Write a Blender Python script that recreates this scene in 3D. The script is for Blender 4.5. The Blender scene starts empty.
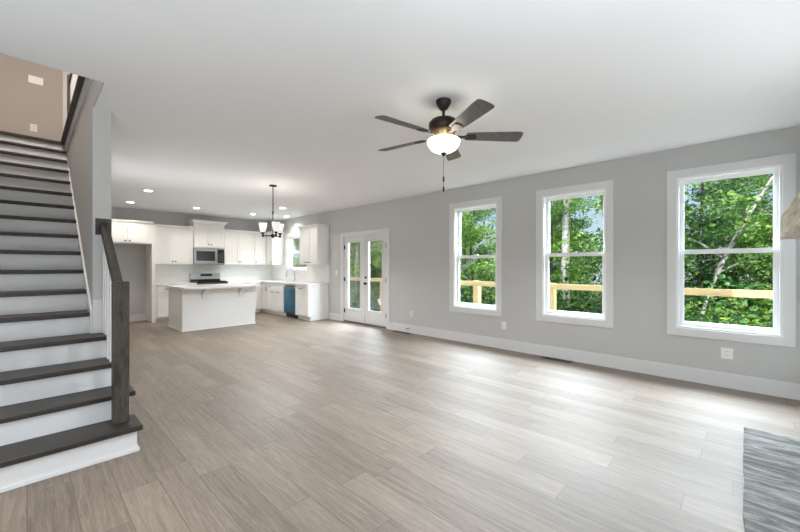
import bpy, bmesh, math, random
from mathutils import Vector, Matrix

# ------------------------------------------------------------------ scene, camera, light
S = bpy.context.scene
COL = S.collection
PI = math.pi
F_PX, HOR = 358.0, 266.6
cam_d = bpy.data.cameras.new('camera')
cam = bpy.data.objects.new('camera', cam_d)
COL.objects.link(cam)
cam.location = (0, 0, 1.333)
cam.rotation_euler = (PI / 2, 0, -math.radians(46.176))
cam_d.sensor_width = 36
cam_d.lens = F_PX / 800 * 36
cam_d.shift_y = (HOR - 266) / 800
cam_d.clip_start = 0.02
cam_d.clip_end = 300
S.camera = cam
S.view_settings.view_transform = 'Standard'
S.view_settings.look = 'None'
S.view_settings.gamma = 1
S.view_settings.use_curve_mapping = False
S.view_settings.exposure = 0.6
S.cycles.max_bounces = 10
S.cycles.diffuse_bounces = 6
S.cycles.glossy_bounces = 4
S.cycles.transparent_max_bounces = 24
S.cycles.caustics_reflective = False
S.cycles.caustics_refractive = False
S.cycles.sample_clamp_indirect = 6

SKY_STRENGTH = 0.62
w = bpy.data.worlds.new('daylight_sky')
S.world = w
w.use_nodes = True
nt = w.node_tree
nt.nodes.clear()
wo = nt.nodes.new('ShaderNodeOutputWorld')
wb = nt.nodes.new('ShaderNodeBackground')
tc = nt.nodes.new('ShaderNodeTexCoord')
sx = nt.nodes.new('ShaderNodeSeparateXYZ')
rp = nt.nodes.new('ShaderNodeValToRGB')
nt.links.new(tc.outputs['Generated'], sx.inputs[0])
nt.links.new(sx.outputs['Z'], rp.inputs[0])
nt.links.new(rp.outputs[0], wb.inputs['Color'])
nt.links.new(wb.outputs[0], wo.inputs[0])
e = rp.color_ramp.elements
e[0].position = 0.0; e[0].color = (0.80, 0.92, 1.0, 1)
e[1].position = 1.0; e[1].color = (1.3, 1.5, 1.8, 1)
m_ = rp.color_ramp.elements.new(0.25); m_.color = (0.50, 0.74, 1.0, 1)
wb.inputs['Strength'].default_value = SKY_STRENGTH


def light(name, kind, loc, power, color=(1, 1, 1), size=1.0, size_y=None, aim=None, spot=None, radius=None):
    d = bpy.data.lights.new(name, kind)
    d.energy = power
    d.color = color
    o = bpy.data.objects.new(name, d)
    COL.objects.link(o)
    o.location = loc
    if kind == 'AREA':
        d.shape = 'RECTANGLE'
        d.size = size
        d.size_y = size_y or size
    if spot:
        d.spot_size = math.radians(spot); d.spot_blend = 0.6
    if radius is not None:
        d.shadow_soft_size = radius
    if aim is not None:
        o.rotation_euler = Vector(aim).to_track_quat('-Z', 'Y').to_euler()
    return o


sun = light('sun', 'SUN', (-20, -10, 30), 4.2, (1.0, 0.96, 0.88), aim=(0.62, 0.25, -0.80))
sun.data.angle = math.radians(1.0)
# unseen fill lights added out of frame to lift the stairs and ceiling
light('stair_foot_fill', 'AREA', (-0.55, 1.7, 0.85), 9.5, (0.94, 0.97, 1.0), 0.6, 1.0, aim=(0.5, 0.85, 0.1))
light('ceiling_bounce', 'AREA', (-2.0, 1.2, 1.70), 38, (0.84, 0.92, 1.0), 2.2, 2.2, aim=(0, 0, 1))
# unseen area light added above the deck, standing in for bright sky
light('deck_sky_fill', 'AREA', (8.4, 3.2, 5.85), 10200, (0.79, 0.885, 1.0), 13, 5.2, aim=(-1, 0, 0))
light('corner_bounce', 'AREA', (0.72, -0.24, 1.42), 28, (0.84, 0.92, 1.0), 1.0, 0.36, aim=(0, 0, 1))  # unseen upward fill added beside the camera for the near ceiling
light('mantel_wall_fill', 'AREA', (3.1, -0.385, 1.76), 4, (0.86, 0.93, 1.0), 1.6, 0.10, aim=(0, 0.02, 1))  # no fixture here: added fill brightening the ceiling towards the windows
light('stair_wall_bounce', 'AREA', (0.72, 6.4, 1.55), 12.5, (0.95, 0.97, 1.0), 0.28, 3.6, aim=(0.45, 0, 1))  # added fill hidden behind the stair wall, lifts the kitchen ceiling
light('upstairs_lamp', 'AREA', (-0.1, 5.3, 5.4), 52, (1.0, 0.90, 0.81), 0.8, 0.8, aim=(0, 0.25, -1))

# ------------------------------------------------------------------ helpers
XW, YB, YF, XL, CZ = 5.35, 10.75, -0.48, -4.0, 2.74


def lin(r, g, b):
    f = lambda c: (c / 255 / 12.92) if c / 255 <= 0.04045 else ((c / 255 + 0.055) / 1.055) ** 2.4
    return (f(r), f(g), f(b), 1)


class MB:
    def __init__(self):
        self.bm = bmesh.new()

    def box(self, x0, y0, z0, x1, y1, z1):
        a = [(x, y, z) for z in (min(z0, z1), max(z0, z1)) for y in (min(y0, y1), max(y0, y1)) for x in (min(x0, x1), max(x0, x1))]
        v = [self.bm.verts.new(p) for p in a]
        for f in ((0, 2, 3, 1), (4, 5, 7, 6), (0, 1, 5, 4), (2, 6, 7, 3), (0, 4, 6, 2), (1, 3, 7, 5)):
            self.bm.faces.new([v[i] for i in f])
        return self

    def prism(self, pts, off):
        """closed polygon pts (3d) extruded by the vector off"""
        n = len(pts); off = Vector(off)
        a = [self.bm.verts.new(p) for p in pts]
        b = [self.bm.verts.new(Vector(p) + off) for p in pts]
        self.bm.faces.new(a); self.bm.faces.new(b[::-1])
        for i in range(n):
            j = (i + 1) % n
            self.bm.faces.new([a[i], a[j], b[j], b[i]])
        return self

    def lathe(self, prof, c=(0, 0, 0), n=24, axis='Z'):
        """prof: list of (radius, height) from one end to the other, closed with caps"""
        rings = []
        for r, h in prof:
            ring = []
            for k in range(n):
                t = 2 * PI * k / n
                p = (r * math.cos(t), r * math.sin(t), h)
                if axis == 'X': p = (p[2], p[0], p[1])
                elif axis == 'Y': p = (p[0], p[2], p[1])
                ring.append(self.bm.verts.new((c[0] + p[0], c[1] + p[1], c[2] + p[2])))
            rings.append(ring)
        for a, b in zip(rings, rings[1:]):
            for k in range(n):
                l = (k + 1) % n
                self.bm.faces.new([a[k], a[l], b[l], b[k]])
        self.bm.faces.new(rings[0][::-1]); self.bm.faces.new(rings[-1])
        return self

    def tube(self, pts, rad, n=8):
        pts = [Vector(p) for p in pts]
        if not hasattr(rad, '__len__'): rad = [rad] * len(pts)
        rings = []
        for i, p in enumerate(pts):
            d = (pts[min(i + 1, len(pts) - 1)] - pts[max(i - 1, 0)]).normalized()
            up = Vector((0, 0, 1)) if abs(d.z) < 0.95 else Vector((1, 0, 0))
            a = d.cross(up).normalized(); b = d.cross(a)
            rings.append([self.bm.verts.new(p + rad[i] * (math.cos(2 * PI * k / n) * a + math.sin(2 * PI * k / n) * b)) for k in range(n)])
        for a, b in zip(rings, rings[1:]):
            for k in range(n):
                l = (k + 1) % n
                self.bm.faces.new([a[k], a[l], b[l], b[k]])
        self.bm.faces.new(rings[0][::-1]); self.bm.faces.new(rings[-1])
        return self

    def build(self, name, mat, parent=None, label=None, bevel=0, smooth=False):
        bmesh.ops.recalc_face_normals(self.bm, faces=self.bm.faces[:])
        off = Vector((0, 0, 0)); p = parent
        while p is not None:
            off += p.location; p = p.parent
        for v in self.bm.verts: v.co -= off
        me = bpy.data.meshes.new(name)
        self.bm.to_mesh(me); self.bm.free()
        me.materials.append(mat)
        o = bpy.data.objects.new(name, me)
        COL.objects.link(o)
        if parent: o.parent = parent
        if label: o['label'] = label
        if smooth:
            me.shade_smooth()
            me.set_sharp_from_angle(angle=math.radians(40))
        if bevel:
            b = o.modifiers.new('bevel', 'BEVEL'); b.width = bevel; b.segments = 2
            b.limit_method = 'ANGLE'; b.angle_limit = math.radians(40)
        return o


def box(*a): return MB().box(*a)


def tag(o, label, cat, group=None, kind=None):
    o['label'] = label; o['category'] = cat
    if group: o['group'] = group
    if kind: o['kind'] = kind
    return o


def thing(name, label, cat, loc=(0, 0, 0), group=None):
    o = bpy.data.objects.new(name, None)
    COL.objects.link(o)
    o.location = loc
    o.empty_display_size = 0.1
    return tag(o, label, cat, group)


def struct(o, label=None, cat=None):
    o['kind'] = 'structure'
    if label: o['label'] = label
    if cat: o['category'] = cat
    return o


def copy_thing(src, loc, label, group=None):
    kids = list(src.children)
    c = src.copy(); COL.objects.link(c); c.location = loc; c['label'] = label
    if group: c['group'] = group
    for k in kids:
        grand = list(k.children)
        d = k.copy(); COL.objects.link(d); d.parent = c
        for g in grand:
            q = g.copy(); COL.objects.link(q); q.parent = d
    return c


# ------------------------------------------------------------------ materials
def new_mat(name):
    m = bpy.data.materials.new(name); m.use_nodes = True
    n = m.node_tree.nodes; n.clear()
    out = n.new('ShaderNodeOutputMaterial')
    return m, m.node_tree, out


def N(t, kind, **kw):
    n = t.nodes.new(kind)
    for k, v in kw.items():
        if k in n.inputs: n.inputs[k].default_value = v
        else: setattr(n, k, v)
    return n


def plain(name, col, rough=0.5, metal=0.0, var=0.03, scale=6.0, bump=0.0, bscale=200.0, spec=0.5, coat=0.0):
    m, t, out = new_mat(name)
    b = N(t, 'ShaderNodeBsdfPrincipled', Roughness=rough, Metallic=metal)
    b.inputs['Specular IOR Level'].default_value = spec
    b.inputs['Coat Weight'].default_value = coat
    tcn = N(t, 'ShaderNodeTexCoord')
    no = N(t, 'ShaderNodeTexNoise', Scale=scale, Detail=3.0)
    t.links.new(tcn.outputs['Object'], no.inputs['Vector'])
    mx = N(t, 'ShaderNodeMix', data_type='RGBA')
    mx.inputs[6].default_value = tuple(c * (1 - var) for c in col[:3]) + (1,)
    mx.inputs[7].default_value = tuple(min(1, c * (1 + var)) for c in col[:3]) + (1,)
    t.links.new(no.outputs[0], mx.inputs[0])
    t.links.new(mx.outputs[2], b.inputs['Base Color'])
    if bump:
        n2 = N(t, 'ShaderNodeTexNoise', Scale=bscale, Detail=2.0)
        t.links.new(tcn.outputs['Object'], n2.inputs['Vector'])
        bp = N(t, 'ShaderNodeBump', Strength=bump, Distance=0.002)
        t.links.new(n2.outputs[0], bp.inputs['Height'])
        t.links.new(bp.outputs[0], b.inputs['Normal'])
    t.links.new(b.outputs[0], out.inputs[0])
    return m


def wood(name, c1, c2, axis='Z', rough=0.45, stretch=14.0, scale=3.0, spec=0.4, bump=0.1):
    m, t, out = new_mat(name)
    b = N(t, 'ShaderNodeBsdfPrincipled', Roughness=rough)
    b.inputs['Specular IOR Level'].default_value = spec
    tcn = N(t, 'ShaderNodeTexCoord'); mp = N(t, 'ShaderNodeMapping')
    s = [stretch] * 3; s['XYZ'.index(axis)] = 1.0
    mp.inputs['Scale'].default_value = s
    no = N(t, 'ShaderNodeTexNoise', Scale=scale, Detail=6.0, Roughness=0.65, Distortion=0.6)
    wv = N(t, 'ShaderNodeTexNoise', Scale=scale * 5, Detail=3.0)
    t.links.new(tcn.outputs['Object'], mp.inputs[0])
    t.links.new(mp.outputs[0], no.inputs['Vector']); t.links.new(mp.outputs[0], wv.inputs['Vector'])
    md = N(t, 'ShaderNodeMath', operation='MULTIPLY_ADD')
    t.links.new(wv.outputs[0], md.inputs[0]); md.inputs[1].default_value = 0.35
    t.links.new(no.outputs[0], md.inputs[2])
    r = N(t, 'ShaderNodeValToRGB')
    r.color_ramp.elements[0].position = 0.42; r.color_ramp.elements[0].color = c1
    r.color_ramp.elements[1].position = 0.86; r.color_ramp.elements[1].color = c2
    t.links.new(md.outputs[0], r.inputs[0]); t.links.new(r.outputs[0], b.inputs['Base Color'])
    bp = N(t, 'ShaderNodeBump', Strength=bump, Distance=0.004)
    t.links.new(md.outputs[0], bp.inputs['Height']); t.links.new(bp.outputs[0], b.inputs['Normal'])
    t.links.new(b.outputs[0], out.inputs[0])
    return m


def emit(name, col, strength):
    m, t, out = new_mat(name)
    em = N(t, 'ShaderNodeEmission', Color=col, Strength=strength)
    t.links.new(em.outputs[0], out.inputs[0])
    return m


def lampglass(name, col, strength):
    """white glass lit from inside"""
    m, t, out = new_mat(name)
    b = N(t, 'ShaderNodeBsdfPrincipled', Roughness=0.25)
    b.inputs['Base Color'].default_value = (0.85, 0.84, 0.82, 1)
    b.inputs['Emission Color'].default_value = col
    lw = N(t, 'ShaderNodeTexNoise', Scale=9.0)
    mr = N(t, 'ShaderNodeMapRange'); mr.inputs[3].default_value = strength * 0.9; mr.inputs[4].default_value = strength * 1.1
    t.links.new(lw.outputs[0], mr.inputs[0]); t.links.new(mr.outputs[0], b.inputs['Emission Strength'])
    t.links.new(b.outputs[0], out.inputs[0])
    return m


def glass_mat(name, tint=(0.97, 0.99, 0.98, 1), refl=0.05):
    m, t, out = new_mat(name)
    tr = N(t, 'ShaderNodeBsdfTransparent', Color=tint)
    gl = N(t, 'ShaderNodeBsdfGlossy', Roughness=0.02)
    fr = N(t, 'ShaderNodeFresnel', IOR=1.45)
    ms = N(t, 'ShaderNodeMath', operation='MULTIPLY'); ms.inputs[1].default_value = 0.35
    t.links.new(fr.outputs[0], ms.inputs[0])
    mx = N(t, 'ShaderNodeMixShader')
    t.links.new(ms.outputs[0], mx.inputs[0])
    t.links.new(tr.outputs[0], mx.inputs[1]); t.links.new(gl.outputs[0], mx.inputs[2])
    t.links.new(mx.outputs[0], out.inputs[0])
    return m


def floor_mat():
    m, t, out = new_mat('oak_plank_floor')
    L = t.links.new
    b = N(t, 'ShaderNodeBsdfPrincipled')
    b.inputs['Specular IOR Level'].default_value = 0.65
    g = N(t, 'ShaderNodeNewGeometry')
    sp = N(t, 'ShaderNodeSeparateXYZ'); L(g.outputs['Position'], sp.inputs[0])
    cb = N(t, 'ShaderNodeCombineXYZ'); L(sp.outputs['X'], cb.inputs['Y'])
    rw = N(t, 'ShaderNodeMath', operation='DIVIDE'); rw.inputs[1].default_value = 0.19; L(sp.outputs['X'], rw.inputs[0])
    rf = N(t, 'ShaderNodeMath', operation='FLOOR'); L(rw.outputs[0], rf.inputs[0])
    rn = N(t, 'ShaderNodeTexWhiteNoise', noise_dimensions='1D'); L(rf.outputs[0], rn.inputs['W'])
    rs = N(t, 'ShaderNodeMath', operation='MULTIPLY_ADD'); rs.inputs[1].default_value = 1.25
    L(rn.outputs['Value'], rs.inputs[0]); L(sp.outputs['Y'], rs.inputs[2]); L(rs.outputs[0], cb.inputs['X'])
    br = N(t, 'ShaderNodeTexBrick', Scale=1.0)
    br.inputs['Mortar Size'].default_value = 0.0022
    br.inputs['Mortar Smooth'].default_value = 0.1
    br.inputs['Brick Width'].default_value = 1.25
    br.inputs['Row Height'].default_value = 0.19
    br.inputs['Color1'].default_value = (0, 0, 0, 1); br.inputs['Color2'].default_value = (1, 1, 1, 1)
    br.inputs['Mortar'].default_value = (0.5, 0.5, 0.5, 1)
    br.offset = 0.0
    L(cb.outputs[0], br.inputs['Vector'])
    bw = N(t, 'ShaderNodeSeparateColor'); L(br.outputs['Color'], bw.inputs[0])
    # grain, shifted per plank
    ofs = N(t, 'ShaderNodeMath', operation='MULTIPLY'); ofs.inputs[1].default_value = 37.0
    L(bw.outputs[0], ofs.inputs[0])
    sc1 = N(t, 'ShaderNodeMath', operation='MULTIPLY'); sc1.inputs[1].default_value = 1.3; L(sp.outputs['Y'], sc1.inputs[0])
    sc2 = N(t, 'ShaderNodeMath', operation='MULTIPLY'); sc2.inputs[1].default_value = 21.0; L(sp.outputs['X'], sc2.inputs[0])
    cg = N(t, 'ShaderNodeCombineXYZ'); L(sc1.outputs[0], cg.inputs[0]); L(sc2.outputs[0], cg.inputs[1]); L(ofs.outputs[0], cg.inputs[2])
    n1 = N(t, 'ShaderNodeTexNoise', Scale=1.7, Detail=9.0, Roughness=0.66, Distortion=1.2); L(cg.outputs[0], n1.inputs['Vector'])
    n2 = N(t, 'ShaderNodeTexNoise', Scale=14.0, Detail=4.0); L(cg.outputs[0], n2.inputs['Vector'])
    ramp = N(t, 'ShaderNodeValToRGB')
    el = ramp.color_ramp.elements
    el[0].position = 0.25; el[0].color = lin(98, 87, 77)
    el[1].position = 0.75; el[1].color = lin(166, 151, 137)
    k = el.new(0.5); k.color = lin(136, 122, 109)
    mm = N(t, 'ShaderNodeMath', operation='MULTIPLY_ADD'); mm.inputs[1].default_value = 0.30; L(n2.outputs[0], mm.inputs[0])
    m2 = N(t, 'ShaderNodeMath', operation='MULTIPLY_ADD'); m2.inputs[1].default_value = 0.72; m2.inputs[2].default_value = -0.11; L(n1.outputs[0], m2.inputs[0])
    L(m2.outputs[0], mm.inputs[2])
    m3 = N(t, 'ShaderNodeMath', operation='MULTIPLY_ADD'); m3.inputs[1].default_value = 0.15; L(bw.outputs[0], m3.inputs[0]); L(mm.outputs[0], m3.inputs[2])
    L(m3.outputs[0], ramp.inputs[0])
    mx = N(t, 'ShaderNodeMix', data_type='RGBA')
    mx.inputs[7].default_value = lin(86, 77, 70)
    fm = N(t, 'ShaderNodeMath', operation='MULTIPLY'); fm.inputs[1].default_value = 0.75; L(br.outputs['Fac'], fm.inputs[0])
    L(fm.outputs[0], mx.inputs[0]); L(ramp.outputs[0], mx.inputs[6])
    L(mx.outputs[2], b.inputs['Base Color'])
    rr = N(t, 'ShaderNodeMapRange'); rr.inputs[3].default_value = 0.46; rr.inputs[4].default_value = 0.62
    L(n1.outputs[0], rr.inputs[0]); L(rr.outputs[0], b.inputs['Roughness'])
    bp = N(t, 'ShaderNodeBump', Strength=0.12, Distance=0.002)
    hs = N(t, 'ShaderNodeMath', operation='SUBTRACT'); L(n2.outputs[0], hs.inputs[0]); L(br.outputs['Fac'], hs.inputs[1])
    L(hs.outputs[0], bp.inputs['Height']); L(bp.outputs[0], b.inputs['Normal'])
    L(b.outputs[0], out.inputs[0])
    return m


def tile_mat():
    m, t, out = new_mat('white_subway_tile')
    L = t.links.new
    b = N(t, 'ShaderNodeBsdfPrincipled', Roughness=0.15)
    g = N(t, 'ShaderNodeNewGeometry'); sp = N(t, 'ShaderNodeSeparateXYZ'); L(g.outputs['Position'], sp.inputs[0])
    ad = N(t, 'ShaderNodeMath', operation='ADD'); L(sp.outputs['X'], ad.inputs[0]); L(sp.outputs['Y'], ad.inputs[1])
    cb = N(t, 'ShaderNodeCombineXYZ'); L(ad.outputs[0], cb.inputs[0]); L(sp.outputs['Z'], cb.inputs[1])
    br = N(t, 'ShaderNodeTexBrick', Scale=1.0)
    br.inputs['Mortar Size'].default_value = 0.0022; br.inputs['Brick Width'].default_value = 0.20; br.inputs['Row Height'].default_value = 0.08
    br.inputs['Color1'].default_value = lin(240, 240, 237); br.inputs['Color2'].default_value = lin(233, 233, 230)
    br.inputs['Mortar'].default_value = lin(222, 221, 218)
    L(cb.outputs[0], br.inputs['Vector']); L(br.outputs['Color'], b.inputs['Base Color'])
    bp = N(t, 'ShaderNodeBump', Strength=0.3, Distance=0.002, invert=True); L(br.outputs['Fac'], bp.inputs['Height']); L(bp.outputs[0], b.inputs['Normal'])
    L(b.outputs[0], out.inputs[0])
    return m


def stone_mat():
    m, t, out = new_mat('grey_veined_stone')
    L = t.links.new
    b = N(t, 'ShaderNodeBsdfPrincipled', Roughness=0.75)
    b.inputs['Specular IOR Level'].default_value = 0.25
    tcn = N(t, 'ShaderNodeTexCoord'); mp = N(t, 'ShaderNodeMapping')
    mp.inputs['Scale'].default_value = (9.0, 1.7, 2.0); mp.inputs['Rotation'].default_value = (0, 0, math.radians(-28))
    n1 = N(t, 'ShaderNodeTexNoise', Scale=1.5, Detail=10.0, Roughness=0.72, Distortion=0.5)
    n2 = N(t, 'ShaderNodeTexNoise', Scale=9.0, Detail=6.0, Roughness=0.7)
    L(tcn.outputs['Object'], mp.inputs[0]); L(mp.outputs[0], n1.inputs['Vector']); L(mp.outputs[0], n2.inputs['Vector'])
    md = N(t, 'ShaderNodeMath', operation='MULTIPLY_ADD'); md.inputs[1].default_value = 0.4
    L(n2.outputs[0], md.inputs[0]); L(n1.outputs[0], md.inputs[2])
    r = N(t, 'ShaderNodeValToRGB'); el = r.color_ramp.elements
    el[0].position = 0.44; el[0].color = lin(52, 51, 50)
    el[1].position = 0.92; el[1].color = lin(172, 170, 166)
    k = el.new(0.64); k.color = lin(92, 91, 89)
    L(md.outputs[0], r.inputs[0]); L(r.outputs[0], b.inputs['Base Color'])
    bp = N(t, 'ShaderNodeBump', Strength=0.5, Distance=0.006); L(md.outputs[0], bp.inputs['Height']); L(bp.outputs[0], b.inputs['Normal'])
    L(b.outputs[0], out.inputs[0])
    return m


def leaf_mat(name, c1, c2, c3):
    m, t, out = new_mat(name)
    L = t.links.new
    g = N(t, 'ShaderNodeNewGeometry')
    n1 = N(t, 'ShaderNodeTexNoise', Scale=0.9, Detail=3.0)
    n2 = N(t, 'ShaderNodeTexWhiteNoise')
    sn = N(t, 'ShaderNodeVectorMath', operation='SNAP'); sn.inputs[1].default_value = (0.14, 0.14, 0.14)
    L(g.outputs['Position'], n1.inputs['Vector']); L(g.outputs['Position'], sn.inputs[0]); L(sn.outputs[0], n2.inputs['Vector'])
    md = N(t, 'ShaderNodeMath', operation='MULTIPLY_ADD'); md.inputs[1].default_value = 0.45
    L(n2.outputs['Value'], md.inputs[0]); L(n1.outputs[0], md.inputs[2])
    r = N(t, 'ShaderNodeValToRGB'); el = r.color_ramp.elements
    el[0].position = 0.4; el[0].color = c1
    el[1].position = 1.0; el[1].color = c3
    k = el.new(0.7); k.color = c2
    L(md.outputs[0], r.inputs[0])
    d = N(t, 'ShaderNodeBsdfPrincipled', Roughness=0.5); L(r.outputs[0], d.inputs['Base Color'])
    d.inputs['Specular IOR Level'].default_value = 0.25
    tr = N(t, 'ShaderNodeBsdfTranslucent'); L(r.outputs[0], tr.inputs[0])
    mx = N(t, 'ShaderNodeMixShader'); mx.inputs[0].default_value = 0.35
    L(d.outputs[0], mx.inputs[1]); L(tr.outputs[0], mx.inputs[2]); L(mx.outputs[0], out.inputs[0])
    return m


M = {}
M['wall'] = plain('grey_wall_paint', lin(200, 200, 198), 0.7, var=0.015, scale=1.5, bump=0.05, bscale=300)
M['upwall'] = plain('warm_grey_paint', lin(190, 183, 175), 0.7, var=0.015, scale=1.5, bump=0.05, bscale=300)
M['ceil'] = plain('white_ceiling_paint', lin(245, 246, 247), 0.85, var=0.012, scale=1.2, bump=0.06, bscale=250)
M['trim'] = plain('white_trim_paint', lin(226, 226, 226), 0.35, var=0.01)
M['cab'] = plain('white_cabinet_paint', lin(240, 239, 236), 0.35, var=0.01)
M['vinyl'] = plain('white_window_vinyl', lin(244, 245, 245), 0.3, var=0.01)
M['top'] = plain('white_quartz', lin(238, 238, 236), 0.18, var=0.02, scale=30)
M['floor'] = floor_mat()
M['tile'] = tile_mat()
M['stone'] = stone_mat()
M['tread'] = wood('dark_stained_oak', lin(25, 22, 19), lin(64, 59, 54), 'X', 0.42, 16, 2.2)
M['newel'] = wood('dark_stained_oak_post', lin(12, 10, 8), lin(90, 82, 72), 'Z', 0.5, 5.5, 3.2, bump=0.15)
M['rail'] = wood('dark_stained_oak_rail', lin(28, 25, 22), lin(68, 61, 54), 'Y', 0.45, 14, 2.4)
M['bronze'] = plain('dark_bronze_metal', lin(58, 52, 47), 0.38, 0.85, var=0.06)
M['black'] = plain('black_metal', lin(34, 33, 33), 0.4, 0.5, var=0.05)
M['collar'] = plain('lamplit_bronze_collar', lin(158, 132, 98), 0.35, 0.9, var=0.05)  # bowl glow put into a lighter, golden housing colour
M['absorber'] = plain('dark_grey_absorber', lin(62, 66, 72), 0.7)  # dark so little light bounces back onto rail and trees
M['chain'] = plain('dull_chain_metal', lin(70, 68, 65), 0.6, 0.2)
M['steel'] = plain('brushed_steel', lin(190, 190, 188), 0.3, 1.0, var=0.04, scale=40)
M['darkglass'] = plain('dark_appliance_glass', lin(42, 42, 44), 0.08, 0.0, var=0.03)
M['enamel'] = plain('black_enamel', lin(26, 26, 27), 0.22, 0.0, var=0.05)
M['film'] = plain('blue_protective_film', lin(58, 112, 138), 0.22, 0.35, var=0.08, scale=4)
M['blade'] = wood('grey_walnut_blade', lin(64, 60, 59), lin(104, 98, 95), 'X', 0.40, 10, 2.5, spec=0.6, bump=0.03)
M['plate'] = plain('white_plastic', lin(244, 244, 242), 0.35, var=0.01)
M['slot'] = plain('dark_slot', lin(70, 70, 70), 0.6, var=0.02)
M['register'] = plain('brown_register_metal', lin(46, 38, 32), 0.45, 0.3, var=0.06)
M['glass'] = glass_mat('window_glass')
M['pine'] = wood('yellow_pine', lin(214, 180, 120), lin(240, 214, 160), 'Z', 0.6, 10, 2.2)
M['piner'] = wood('yellow_pine_rail', lin(214, 180, 120), lin(240, 214, 160), 'Y', 0.6, 10, 2.2)
M['mantel'] = wood('whitewashed_timber', lin(176, 163, 141), lin(240, 233, 220), 'X', 0.7, 9, 2.6, spec=0.2, bump=0.5)
M['bulb'] = lampglass('lit_white_bowl_glass', (1.0, 0.92, 0.78, 1), 7.0)
M['shade'] = lampglass('lit_frosted_shade_glass', (1.0, 0.92, 0.84, 1), 0.35)
M['can'] = emit('lit_downlight_lens', (1.0, 0.95, 0.88, 1), 9)
M['threshold'] = plain('bronze_threshold', lin(120, 114, 108), 0.45, 0.5, var=0.05)
M['paper'] = plain('white_paper', lin(246, 246, 244), 0.6, var=0.01)
M['bark'] = wood('brown_bark', lin(54, 46, 38), lin(110, 98, 84), 'Z', 0.9, 5, 3, spec=0.1, bump=0.6)
M['birch'] = wood('pale_bark', lin(112, 106, 98), lin(214, 208, 200), 'X', 0.85, 1.0, 9, spec=0.1, bump=0.4)
M['leafa'] = leaf_mat('leaf_mid_green', lin(52, 92, 36), lin(104, 152, 62), lin(178, 208, 116))
M['leafb'] = leaf_mat('leaf_yellow_green', lin(76, 116, 40), lin(138, 176, 66), lin(206, 222, 126))
M['leafc'] = leaf_mat('leaf_deep_green', lin(36, 74, 38), lin(74, 122, 62), lin(140, 180, 112))
M['soil'] = plain('forest_floor', lin(84, 92, 58), 0.95, var=0.4, scale=1.2, bump=0.6, bscale=8)
M['rock'] = plain('grey_deck_wood', lin(120, 104, 84), 0.7, var=0.1)

# ------------------------------------------------------------------ the setting


def panel_holes(u0, u1, v0, v1, holes, put):
    """put(u0,u1,v0,v1) rectangles that tile the panel minus the holes"""
    us = sorted({u0, u1, *[h[0] for h in holes], *[h[1] for h in holes]})
    vs = sorted({v0, v1, *[h[2] for h in holes], *[h[3] for h in holes]})
    for a, b in zip(us, us[1:]):
        run = None
        for c, d in zip(vs, vs[1:]):
            mu, mv = (a + b) / 2, (c + d) / 2
            if any(h[0] < mu < h[1] and h[2] < mv < h[3] for h in holes):
                if run: put(a, b, *run); run = None
            else:
                run = (run[0], d) if run else (c, d)
        if run: put(a, b, *run)


WT = 0.16
CW = 0.09
wins = {1: (2.832, 3.871), 2: (1.231, 2.266), 3: (-0.378, 0.667)}
WZ0, WZ1 = 0.52, 2.475
KW = (8.60, 9.85, 1.16, 2.30)        # kitchen window casing outline (y0,y1,z0,z1)
DOOR = (5.43, 7.14, 2.15)
holes = [(a + CW, b - CW, WZ0 + CW, WZ1 - CW) for a, b in wins.values()]
holes.append((KW[0] + CW, KW[1] - CW, KW[2] + CW, KW[3] - CW))
holes.append((DOOR[0] + CW, DOOR[1] - CW, -0.001, DOOR[2] - CW))

mb = MB()
panel_holes(YF - WT, YB + WT, -0.3, 3.16, holes, lambda a, b, c, d: mb.box(XW, a, c, XW + WT, b, d))
struct(mb.build('wall_right', M['wall']), 'grey painted wall with the windows and french doors', 'wall')
mb = MB()
panel_holes(YF - WT, YB + WT, -0.3, 6.0, holes, lambda a, b, c, d: mb.box(XW + WT + 0.001, a, c, XW + WT + 0.02, b, d))
struct(mb.build('wall_absorber', M['absorber']), 'dark siding added unseen outside the window wall to cut bounce light', 'wall')  # unseen sheet added to soak up light outside the house
struct(box(XL - WT, YB, -0.3, XW, YB + WT, 3.16).build('wall_back', M['wall']), 'grey painted kitchen wall', 'wall')
struct(box(XL - WT, YF - WT, -0.3, XW, YF, 3.16).build('wall_front', M['wall']), 'grey painted wall behind the mantel', 'wall')
struct(box(XL - WT, YF, -0.3, XL, YB, 3.16).build('wall_left', M['wall']), 'grey painted wall', 'wall')
struct(box(XL, YF, -0.12, XW, YB, 0).build('floor', M['floor']), 'grey brown oak plank floor', 'floor')

SX0, SX1, SY0, SY1 = -0.62, 0.40, 3.53, 7.21       # stairwell
SWY = 4.14                                          # end of the stair wall
mb = MB()
mb.box(XL, YF, CZ, XW, SY0, 3.12)
mb.box(SX1 + 0.012, SY0, CZ, XW, SWY, 3.12)
mb.box(SX1 + 0.13, SWY, CZ, XW, YB, 3.12)
mb.box(XL, SY0, CZ, SX0 - 0.1, YB, 3.12)
mb.box(SX0 - 0.1, 7.26, CZ, SX1 + 0.13, YB, 3.12)
struct(mb.build('ceiling', M['ceil']), 'white flat ceiling with stairwell opening', 'ceiling')
mb = MB()
mb.box(SX1, SWY, 0, SX1 + 0.13, YB, 3.05)
mb.box(SX1, SY0, CZ + 0.001, SX1 + 0.012, SWY, 3.05)
struct(mb.build('wall_stair', M['wall']), 'grey partition wall beside the stairs', 'wall')
struct(box(SX0 - 0.1, 3.17, 0, SX0, YB, 5.6).build('wall_stairwell', M['wall']), 'grey wall left of the stairs', 'wall')
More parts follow.
